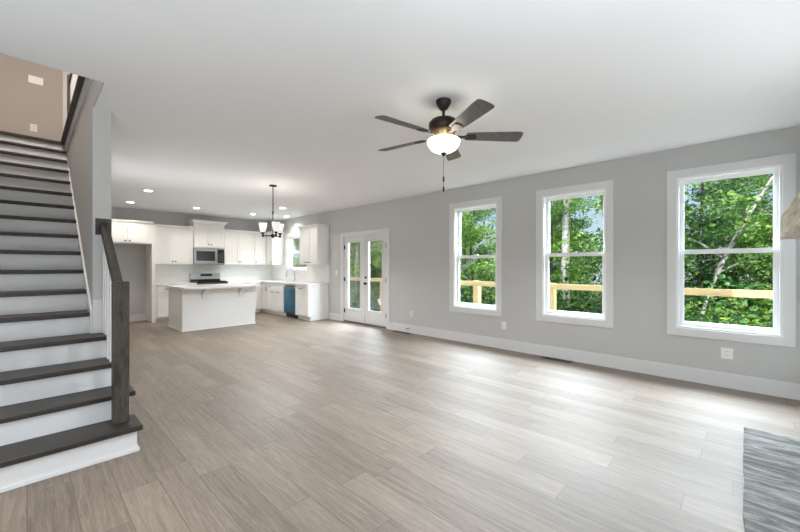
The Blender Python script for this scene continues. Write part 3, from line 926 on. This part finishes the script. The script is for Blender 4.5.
m = MB(); BACK.bx(m, 3.02, 3.78, 0.0855, 0.087, 0.9255, 0.99); m.build('vent_trim', M['enamel'], bgo)
m = MB(); BACK.bx(m, 3.024, 3.776, 0.6205, 0.65, 0.79, 0.895); pn = m.build('control_panel', M['enamel'], t_)
for i in range(5):
    MB().lathe([(0.02, 0), (0.022, -0.006), (0.016, -0.028)], BACK.f(3.12 + i * 0.14, 0.6505, 0.845), 16, 'Y').build('knob', M['steel'], pn)
m = MB(); BACK.bx(m, 3.024, 3.776, 0.6205, 0.655, 0.235, 0.78); od = m.build('oven_door', M['steel'], t_, bevel=0.004)
m = MB(); BACK.bx(m, 3.12, 3.68, 0.6555, 0.658, 0.34, 0.64); m.build('oven_window', M['darkglass'], od)
m = MB(); BACK.bx(m, 3.06, 3.74, 0.69, 0.712, 0.71, 0.732)
for u in (3.09, 3.71): BACK.bx(m, u - 0.01, u + 0.01, 0.6555, 0.69, 0.712, 0.73)
m.build('handle', M['steel'], od)
m = MB(); BACK.bx(m, 3.024, 3.776, 0.6205, 0.65, 0.065, 0.228); m.build('drawer', M['steel'], t_, bevel=0.004)
m = MB()
for u in (3.05, 3.75):
    for d_ in (0.06, 0.58): BACK.bx(m, u - 0.02, u + 0.02, d_ - 0.02, d_ + 0.02, 0, 0.0595)
m.build('foot', M['black'], t_)

# microwave
t_ = thing('microwave', 'stainless over the range microwave with dark glass door', 'microwave', (3.40, YB - 0.2, 1.405))
m = MB(); BACK.bx(m, 3.024, 3.780, 0.009, 0.36, 1.405, 1.833); m.build('body', M['black'], t_)
m = MB(); BACK.bx(m, 3.026, 3.60, 0.3605, 0.395, 1.43, 1.80); dr = m.build('door', M['steel'], t_, bevel=0.004)
m = MB(); BACK.bx(m, 3.075, 3.535, 0.3955, 0.398, 1.485, 1.745); m.build('door_window', M['darkglass'], dr)
m = MB(); BACK.bx(m, 3.555, 3.575, 0.415, 0.432, 1.47, 1.76)
for z in (1.50, 1.73): BACK.bx(m, 3.558, 3.572, 0.3955, 0.415, z - 0.01, z + 0.01)
m.build('handle', M['steel'], dr)
m = MB(); BACK.bx(m, 3.603, 3.778, 0.3605, 0.395, 1.43, 1.80); cp = m.build('control_panel', M['darkglass'], t_, bevel=0.003)
m = MB(); BACK.bx(m, 3.626, 3.757, 0.3955, 0.397, 1.715, 1.765); m.build('display', M['enamel'], cp)
m = MB()
for i in range(4):
    for j in range(3): BACK.bx(m, 3.632 + j * 0.045, 3.662 + j * 0.045, 0.3955, 0.3975, 1.48 + i * 0.05, 1.51 + i * 0.05)
m.build('keypad', M['slot'], cp)
m = MB(); BACK.bx(m, 3.026, 3.778, 0.3605, 0.39, 1.803, 1.831); m.build('vent_grille', M['steel'], t_)
m = MB(); BACK.bx(m, 3.026, 3.778, 0.3605, 0.385, 1.407, 1.427); m.build('bottom_trim', M['steel'], t_)

# island
IX0, IX1, IY0, IY1 = 2.19, 3.70, 8.25, 9.27
t_ = thing('kitchen_island', 'white kitchen island cabinet with two corbels', 'island', ((IX0 + IX1) / 2, (IY0 + IY1) / 2, 0))
m = MB().box(IX0, IY0, 0, IX1, IY1, 0.8755)
m.build('body', M['cab'], t_)
m = MB()
for q in ((IX0 - 0.012, IY0 - 0.012, IX1 + 0.012, IY0 - 0.0005), (IX0 - 0.012, IY0 - 0.0005, IX0 - 0.0005, IY1), (IX1 + 0.0005, IY0 - 0.0005, IX1 + 0.012, IY1)):
    m.box(q[0], q[1], 0, q[2], q[3], 0.028)
m.build('shoe_molding', M['cab'], t_)
for cx_ in (2.60, 3.36):
    w_ = 0.045
    pr = [(0, 0.875), (-0.24, 0.875), (-0.24, 0.845), (-0.20, 0.825), (-0.13, 0.80), (-0.07, 0.745), (-0.045, 0.68), (-0.03, 0.655), (0, 0.655)]
    m = MB().prism([(cx_ - w_, IY0 - 0.0005 + a_, z) for a_, z in pr], (2 * w_, 0, 0))
    m.build('corbel', M['cab'], t_)
for i in range(3):
    a_ = IX0 + 0.02 + i * 0.495
    m = MB()
    m.box(a_, IY1 + 0.0005, 0.11, a_ + 0.48, IY1 + 0.02, 0.86)
    m.build('door', M['cab'], t_, bevel=0.003)
tag(box(IX0 - 0.04, IY0 - 0.30, 0.876, IX1 + 0.035, IY1 + 0.045, 0.912).build('island_worktop', M['top'], bevel=0.004), 'white quartz worktop on the kitchen island', 'worktop')

# ------------------------------------------------------------------ ceiling fittings
FX, FY = 2.449, 1.838
fan = thing('ceiling_fan', 'dark five blade ceiling fan with lit white glass bowl', 'ceiling fan', (FX, FY, CZ))


def lt(name, prof, mat, par, n=32):
    return MB().lathe(prof, (FX, FY, 0), n).build(name, mat, par, smooth=True)


lt('canopy', [(0.066, CZ - 0.0005), (0.066, CZ - 0.012), (0.060, CZ - 0.03), (0.036, CZ - 0.068), (0.026, CZ - 0.078)], M['bronze'], fan)
lt('downrod', [(0.0125, CZ - 0.0785), (0.0125, 2.598)], M['bronze'], fan, 14)
lt('motor_housing', [(0.03, 2.597), (0.055, 2.592), (0.105, 2.572), (0.124, 2.548), (0.126, 2.515), (0.118, 2.495), (0.112, 2.488)], M['bronze'], fan, 40)
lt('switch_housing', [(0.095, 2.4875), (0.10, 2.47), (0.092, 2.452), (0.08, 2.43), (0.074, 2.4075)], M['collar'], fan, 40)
lt('glass_bowl', [(0.130, 2.407), (0.138, 2.398), (0.137, 2.383), (0.126, 2.356), (0.103, 2.328), (0.07, 2.309), (0.03, 2.301)], M['bulb'], fan, 40)
lt('finial', [(0.026, 2.3005), (0.028, 2.294), (0.016, 2.288), (0.012, 2.276), (0.005, 2.27)], M['bronze'], fan, 18)
BZ = 2.440
for k in range(5):
    ang = math.radians(-117 + 72 * k)
    ca, sa = math.cos(ang), math.sin(ang)
    pitch = math.radians(-13)

    def P(r, t, z, _c=ca, _s=sa):
        # r outward, t tangential, tilt by the pitch
        tt = t * math.cos(pitch); zz = z + t * math.sin(pitch)
        return (FX + r * _c - tt * _s, FY + r * _s + tt * _c, BZ + zz)
    outline = [(0.19, -0.050), (0.30, -0.056), (0.45, -0.064), (0.60, -0.070), (0.645, -0.069), (0.660, -0.060), (0.667, -0.03),
               (0.667, 0.03), (0.660, 0.060), (0.645, 0.069), (0.60, 0.070), (0.45, 0.064), (0.30, 0.056), (0.19, 0.050)]
    m = MB()
    a = [m.bm.verts.new(P(r, t, 0.003)) for r, t in outline]; b = [m.bm.verts.new(P(r, t, -0.003)) for r, t in outline]
    m.bm.faces.new(a); m.bm.faces.new(b[::-1])
    for i in range(len(a)):
        j = (i + 1) % len(a); m.bm.faces.new([a[i], b[i], b[j], a[j]])
    bl = m.build('blade', M['blade'], fan)
    m = MB()
    o2 = [(0.10, -0.016), (0.17, -0.014), (0.21, -0.034), (0.27, -0.034), (0.285, 0), (0.27, 0.034), (0.21, 0.034), (0.17, 0.014), (0.10, 0.016)]
    a = [m.bm.verts.new(P(r, t, -0.0035)) for r, t in o2]; b = [m.bm.verts.new(P(r, t, -0.010)) for r, t in o2]
    m.bm.faces.new(a); m.bm.faces.new(b[::-1])
    for i in range(len(a)):
        j = (i + 1) % len(a); m.bm.faces.new([a[i], b[i], b[j], a[j]])
    m.build('blade_bracket', M['bronze'], bl)
ch = MB().tube([(FX, FY, 2.2695), (FX, FY, 1.985)], 0.0018, 6).build('pull_chain', M['chain'], fan)
for zc in (2.075, 1.99):
    MB().lathe([(0.003, zc + 0.024), (0.0075, zc + 0.018), (0.0075, zc - 0.018), (0.003, zc - 0.024)], (FX, FY, 0), 12).build('chain_fob', M['black'], ch)

HX, HY_ = 2.95, 5.88
ch = thing('chandelier', 'small three light chandelier with frosted glass shades on a rod', 'chandelier', (HX, HY_, CZ))
MB().lathe([(0.065, CZ - 0.0005), (0.065, CZ - 0.018), (0.02, CZ - 0.028)], (HX, HY_, 0), 24).build('canopy', M['bronze'], ch)
MB().lathe([(0.008, CZ - 0.0285), (0.008, 2.29), (0.016, 2.285), (0.016, 2.25), (0.008, 2.245), (0.008, 1.90)], (HX, HY_, 0), 12).build('rod', M['bronze'], ch)
MB().lathe([(0.012, 1.8995), (0.034, 1.885), (0.04, 1.865), (0.03, 1.845), (0.012, 1.83)], (HX, HY_, 0), 20).build('hub', M['bronze'], ch, smooth=True)
base_ang = math.atan2(HY_, HX)
for th in (-76, 44, 164):
    an = base_ang - math.radians(th)
    ex, ey = HX + 0.17 * math.cos(an), HY_ + 0.17 * math.sin(an)
    ar = MB().tube([(HX + 0.035 * math.cos(an), HY_ + 0.035 * math.sin(an), 1.865), (ex, ey, 1.865)], 0.009, 8).build('arm', M['bronze'], ch)
    MB().lathe([(0.012, 1.845), (0.016, 1.85), (0.016, 1.90), (0.034, 1.915), (0.036, 1.925)], (ex, ey, 0), 18).build('shade_holder', M['bronze'], ar)
    sh = MB().lathe([(0.036, 1.9255), (0.048, 1.96), (0.062, 2.02), (0.072, 2.085), (0.069, 2.085), (0.058, 2.02), (0.044, 1.96), (0.030, 1.93)], (ex, ey, 0), 24)
    sh.build('glass_shade', M['shade'], ch, smooth=True)
    light('chandelier_bulb', 'POINT', (ex, ey, 2.10), 1.8, (1.0, 0.95, 0.88), radius=0.03)
light('chandelier_glow', 'SPOT', (HX, HY_, 1.80), 66, (0.95, 0.97, 1.0), spot=178, radius=0.12)
light('fan_bulb', 'SPOT', (FX, FY, 1.93), 58, (0.93, 0.96, 1.0), spot=178, radius=0.12)


cans = [((1.555, 9.62), 'lit recessed downlight farthest left near the kitchen wall'),
        ((1.55, 7.93), 'lit recessed downlight nearer the stairs than any other'),
        ((2.81, 9.45), 'lit recessed downlight above the range end of the island'),
        ((4.18, 9.45), 'lit recessed downlight just left of the chandelier shades'),
        ((4.23, 7.94), 'lit recessed downlight right of the chandelier rod, the upper one'),
        ((5.02, 9.20), 'lit recessed downlight over the kitchen sink by the window')]
first = None
for (x, y), lab in cans:
    if first is None:
        first = thing('recessed_downlight', lab, 'light', (x, y, CZ), 'kitchen downlights')
        MB().lathe([(0.085, CZ - 0.0005), (0.085, CZ - 0.006), (0.064, CZ - 0.009), (0.064, CZ - 0.0005)], (x, y, 0), 28).build('trim_ring', M['plate'], first)
        MB().lathe([(0.063, CZ - 0.0092), (0.063, CZ - 0.0105), (0.05, CZ - 0.0125)], (x, y, 0), 28).build('lens', M['can'], first)
    else:
        copy_thing(first, (x, y, CZ), lab)
    light('downlight_lamp', 'SPOT', (x, y, CZ - 0.03), 26, (1.0, 0.94, 0.87), spot=150, radius=0.06)

# ------------------------------------------------------------------ fireplace: hearth and mantel
m = MB()
random.seed(4)
hx1, hy1 = 4.04, 0.0
ptsH = [(1.2, YF + 0.017)]
x = 1.2
edge = []
n = 30
for i in range(n + 1):
    edge.append((1.2 + (hx1 - 1.2) * i / n, hy1 + random.uniform(-0.006, 0.004)))
ptsH = [(1.2, YF + 0.03)] + edge + [(hx1 + random.uniform(-0.004, 0.004), hy1 - 0.15), (hx1, hy1 - 0.3), (hx1, YF + 0.03)]
m.prism([(a, b, 0.0005) for a, b in ptsH], (0, 0, 0.03))
tag(m.build('hearth_slab', M['stone'], bevel=0.003), 'grey veined stone hearth slab on the floor', 'hearth')
m = MB()
mx0, mx1, my0, my1, mz0, mz1 = 1.45, 4.06, YF + 0.0005, -0.205, 1.545, 1.725
n = 26
top = []; rows = []
random.seed(9)
prof = [(my0, mz0), (my1 - 0.006, mz0), (my1, mz0 + 0.012), (my1 + 0.003, (mz0 + mz1) / 2), (my1, mz1 - 0.014), (my1 - 0.012, mz1), (my0, mz1)]
for i in range(n + 1):
    xx = mx0 + (mx1 - mx0) * i / n
    row = []
    for j, (y, z) in enumerate(prof):
        dy = random.uniform(-0.004, 0.004) if 0 < j < 6 else 0
        row.append(m.bm.verts.new((xx, y + dy, z + random.uniform(-0.003, 0.003))))
    rows.append(row)
for r0, r1 in zip(rows, rows[1:]):
    for j in range(len(prof)):
        k = (j + 1) % len(prof)
        m.bm.faces.new([r0[j], r0[k], r1[k], r1[j]])
m.bm.faces.new(rows[0]); m.bm.faces.new(rows[-1][::-1])
tag(m.build('mantel_beam', M['mantel']), 'rough whitewashed timber mantel beam beside the right window', 'mantel')

# ------------------------------------------------------------------ outside: deck, rail, woods
DX = 7.42
struct(box(XW + WT, 2.0 - 6, -0.16, DX + 0.1, 12.5, -0.10).build('floor_deck', M['rock']), 'pale timber deck outside the windows', 'deck')
dr = thing('deck_railing', 'yellow pine guard rail on posts along the deck edge', 'railing', (DX, 4, -0.1))
box(DX - 0.02, -4, 0.875, DX + 0.02, 12.4, 0.985).build('rail', M['piner'], dr)
for y in (-0.70, 1.09, 2.86, 4.63, 6.40, 7.92, 10.2):
    box(DX + 0.0205, y - 0.07, -0.0995, DX + 0.16, y + 0.07, 0.99).build('post', M['pine'], dr)

GZ = -2.2
m = MB()
m.prism([(XW + 1.0, -30, GZ - 0.4), (XW + 1.0, -30, GZ), (60, -30, GZ + 1.0), (60, -30, GZ - 0.4)], (0, 90, 0))
struct(m.build('ground', M['soil']), 'leafy forest floor beyond the deck', 'ground')
for y in (-0.70, 1.09, 2.86, 4.63, 6.40, 7.92, 10.2):
    tag(box(DX - 0.05, y - 0.09, GZ - 0.02, DX + 0.1, y + 0.09, -0.165).build('deck_pier', M['pine']), 'pine pier holding up the deck', 'post', 'piers under the deck')


def leaf_cloud(bm, rng, centre, rad, n, size):
    cx, cy, cz = centre; rx, ry, rz = rad
    for _ in range(n):
        while True:
            p = (rng.uniform(-1, 1), rng.uniform(-1, 1), rng.uniform(-1, 1))
            q = p[0] ** 2 + p[1] ** 2 + p[2] ** 2
            if 0.12 < q < 1: break
        c = Vector((cx + p[0] * rx, cy + p[1] * ry, cz + p[2] * rz))
        s = size * rng.uniform(0.6, 1.35)
        d = Vector((rng.gauss(0, 1), rng.gauss(0, 1), rng.gauss(0, 0.6) - 0.35)).normalized()
        nrm = Vector((rng.gauss(0, 0.7), rng.gauss(0, 0.7), rng.gauss(0.55, 0.6)))
        t = d.cross(nrm)
        if t.length < 1e-3: continue
        t.normalize()
        h = t.cross(d) * (0.10 * s)
        v = [bm.verts.new(c - d * s * 0.5), bm.verts.new(c + t * s * 0.30 - d * s * 0.05 + h), bm.verts.new(c + d * s * 0.5), bm.verts.new(c - t * s * 0.30 - d * s * 0.05 + h)]
        bm.faces.new((v[0], v[1], v[2])); bm.faces.new((v[0], v[2], v[3]))


def raw_mesh(name, bm, mat, smooth=False):
    me = bpy.data.meshes.new(name); bm.to_mesh(me); bm.free(); me.materials.append(mat)
    if smooth: me.shade_smooth()
    return me


def tree_meshes(seed, H_, R0, crown_lo, spread, leaf_n, leaf_size, bark, leafm, lean=0.0):
    rng = random.Random(seed)
    m = MB()
    trunk = [(lean * t * t * 2 + rng.uniform(-0.05, 0.05) * t * 3, rng.uniform(-0.05, 0.05) * t * 3, t * H_ * 0.92) for t in [i / 8 for i in range(9)]]
    m.tube(trunk, [R0 * (1 - 0.85 * i / 8) for i in range(9)], 9)
    tips = []
    for i in range(16):
        t = crown_lo + (0.92 - crown_lo) * (i + rng.random()) / 16
        k = min(7, int(t / 0.92 * 8)); f = t / 0.92 * 8 - k
        p = Vector(trunk[k]).lerp(Vector(trunk[k + 1]), min(1, f))
        an = i * 2.4 + rng.uniform(-0.5, 0.5)
        L_ = spread * (0.55 + 0.6 * rng.random()) * (1.15 - 0.6 * (t - crown_lo))
        d = Vector((math.cos(an), math.sin(an), rng.uniform(0.15, 0.75))).normalized()
        p1 = p + d * L_ * 0.5 + Vector((0, 0, 0.08)); p2 = p + d * L_
        r = R0 * (1 - t) * 0.45 + 0.012
        m.tube([p, p1, p2], [r, r * 0.6, r * 0.25], 6)
        tips += [(p2, 1.0), (p1, 0.8)]
        for _ in range(2):
            q = p1 + Vector((rng.gauss(0, 1), rng.gauss(0, 1), rng.uniform(-0.4, 0.8))).normalized() * L_ * 0.45
            m.tube([p1, q], [r * 0.45, r * 0.15], 5)
            tips.append((q, 0.8))
    tips.append((Vector(trunk[-1]), 1.0))
    bmesh.ops.recalc_face_normals(m.bm, faces=m.bm.faces[:])
    wood_me = raw_mesh('trunk', m.bm, bark, True)
    bm = bmesh.new()
    per = leaf_n // len(tips)
    for p, s in tips:
        rr = spread * 0.38 * s * rng.uniform(0.8, 1.25)
        leaf_cloud(bm, rng, p, (rr, rr, rr * 0.62), per, leaf_size)
    return wood_me, raw_mesh('foliage', bm, leafm)


protos = [tree_meshes(11, 9.0, 0.13, 0.12, 1.9, 11000, 0.125, M['bark'], M['leafa']),
          tree_meshes(12, 8.0, 0.11, 0.10, 1.8, 11000, 0.12, M['bark'], M['leafb'], 0.3),
          tree_meshes(13, 11.0, 0.16, 0.15, 2.2, 12000, 0.13, M['bark'], M['leafc'], -0.3)]


def put_tree(name, meshes, loc, rot, sc, label, cat='tree', group=None, sz=None):
    t_ = thing(name, label, cat, loc, group)
    t_.rotation_euler = (0, 0, rot); t_.scale = (sc, sc, sz or sc)
    for nm, me in (('trunk', meshes[0]), ('foliage', meshes[1])):
        if me is None: continue
        o = bpy.data.objects.new(nm, me); COL.objects.link(o); o.parent = t_
    return t_


gz = lambda x: GZ + (x - 6.35) * (1.0 / 53.65)
rng = random.Random(77)
# three trees that stand out through the glass
pale1 = tree_meshes(21, 13.0, 0.15, 0.42, 1.5, 3600, 0.11, M['birch'], M['leafa'])
put_tree('pale_tree', pale1, (10.2, 3.5, gz(10.2) - 0.03), 0.3, 1.0, 'straight pale trunked tree seen through the middle window')
pale2 = tree_meshes(22, 10.0, 0.07, 0.30, 1.3, 3600, 0.11, M['birch'], M['leafa'], 2.6)
put_tree('pale_tree', pale2, (10.3, 0.95, gz(10.3) - 0.03), -0.8, 1.0, 'slender forking pale tree outside the window beside the mantel')
pale4 = tree_meshes(31, 9.0, 0.06, 0.30, 1.2, 2600, 0.11, M['birch'], M['leafc'], 1.2)
put_tree('pale_tree', pale4, (11.3, 1.05, gz(11.3) - 0.03), 1.9, 1.0, 'thin pale stem leaning left behind the forking pale tree')
pale3 = tree_meshes(23, 12.0, 0.14, 0.40, 1.5, 3600, 0.11, M['birch'], M['leafb'])
put_tree('pale_tree', pale3, (10.2, 12.5, gz(10.2) - 0.03), 1.3, 1.0, 'pale trunked tree seen through the left french door')
# the wood behind them
spots = []
for i in range(26):
    x = 11.0 + (i % 3) * 3.4 + rng.uniform(-0.8, 0.8)
    y = -4.5 + i * 0.98 + rng.uniform(-0.5, 0.5)
    spots.append((x, y + (x - 11) * (0.35 if y > 3 else -0.05)))
spots += [(13.5, 0.9), (12.6, -0.5), (15.2, 2.4), (16.2, 0.3), (15.0, 6.0), (13.6, 4.5), (10.6, 13.4), (12.6, 15.2), (11.4, 16.8), (13.5, 12.2), (12.2, 18.6), (15.0, 16.5)]
for i, (x, y) in enumerate(spots):
    put_tree('leafy_tree', protos[i % 3], (x, y, gz(x) - 0.03), rng.uniform(0, 6.28), rng.uniform(0.62, 0.8), 'leafy green woodland tree behind the deck rail', 'tree', 'woodland trees behind the deck')
# undergrowth
bushes = []
for s in range(2):
    r2 = random.Random(50 + s); m = MB(); bm = bmesh.new()
    for i in range(9):
        an = i * 0.7; q = Vector((math.cos(an) * 0.8, math.sin(an) * 0.8, r2.uniform(0.7, 2.0)))
        m.tube([(0, 0, 0), q * 0.5 + Vector((0, 0, 0.2)), q], [0.03, 0.02, 0.008], 5)
        leaf_cloud(bm, r2, q, (0.62, 0.62, 0.5), 520, 0.10)
    leaf_cloud(bm, r2, (0, 0, 1.5), (1.0, 1.0, 1.3), 1500, 0.10)
    bmesh.ops.recalc_face_normals(m.bm, faces=m.bm.faces[:])
    bushes.append((raw_mesh('stem', m.bm, M['bark'], True), raw_mesh('foliage', bm, [M['leafc'], M['leafb']][s])))
for i in range(30):
    x = 9.0 + (i % 2) * 1.6 + rng.uniform(-0.4, 0.4); y = -3.5 + i * 0.62
    y += (x - 9) * 0.2
    o = put_tree('woodland_shrub', bushes[i % 2], (x, y, gz(x) - 0.02), rng.uniform(0, 6.28), rng.uniform(0.85, 1.25), 'leafy green shrub in the undergrowth below the deck rail', 'shrub', 'undergrowth shrubs beyond the deck')
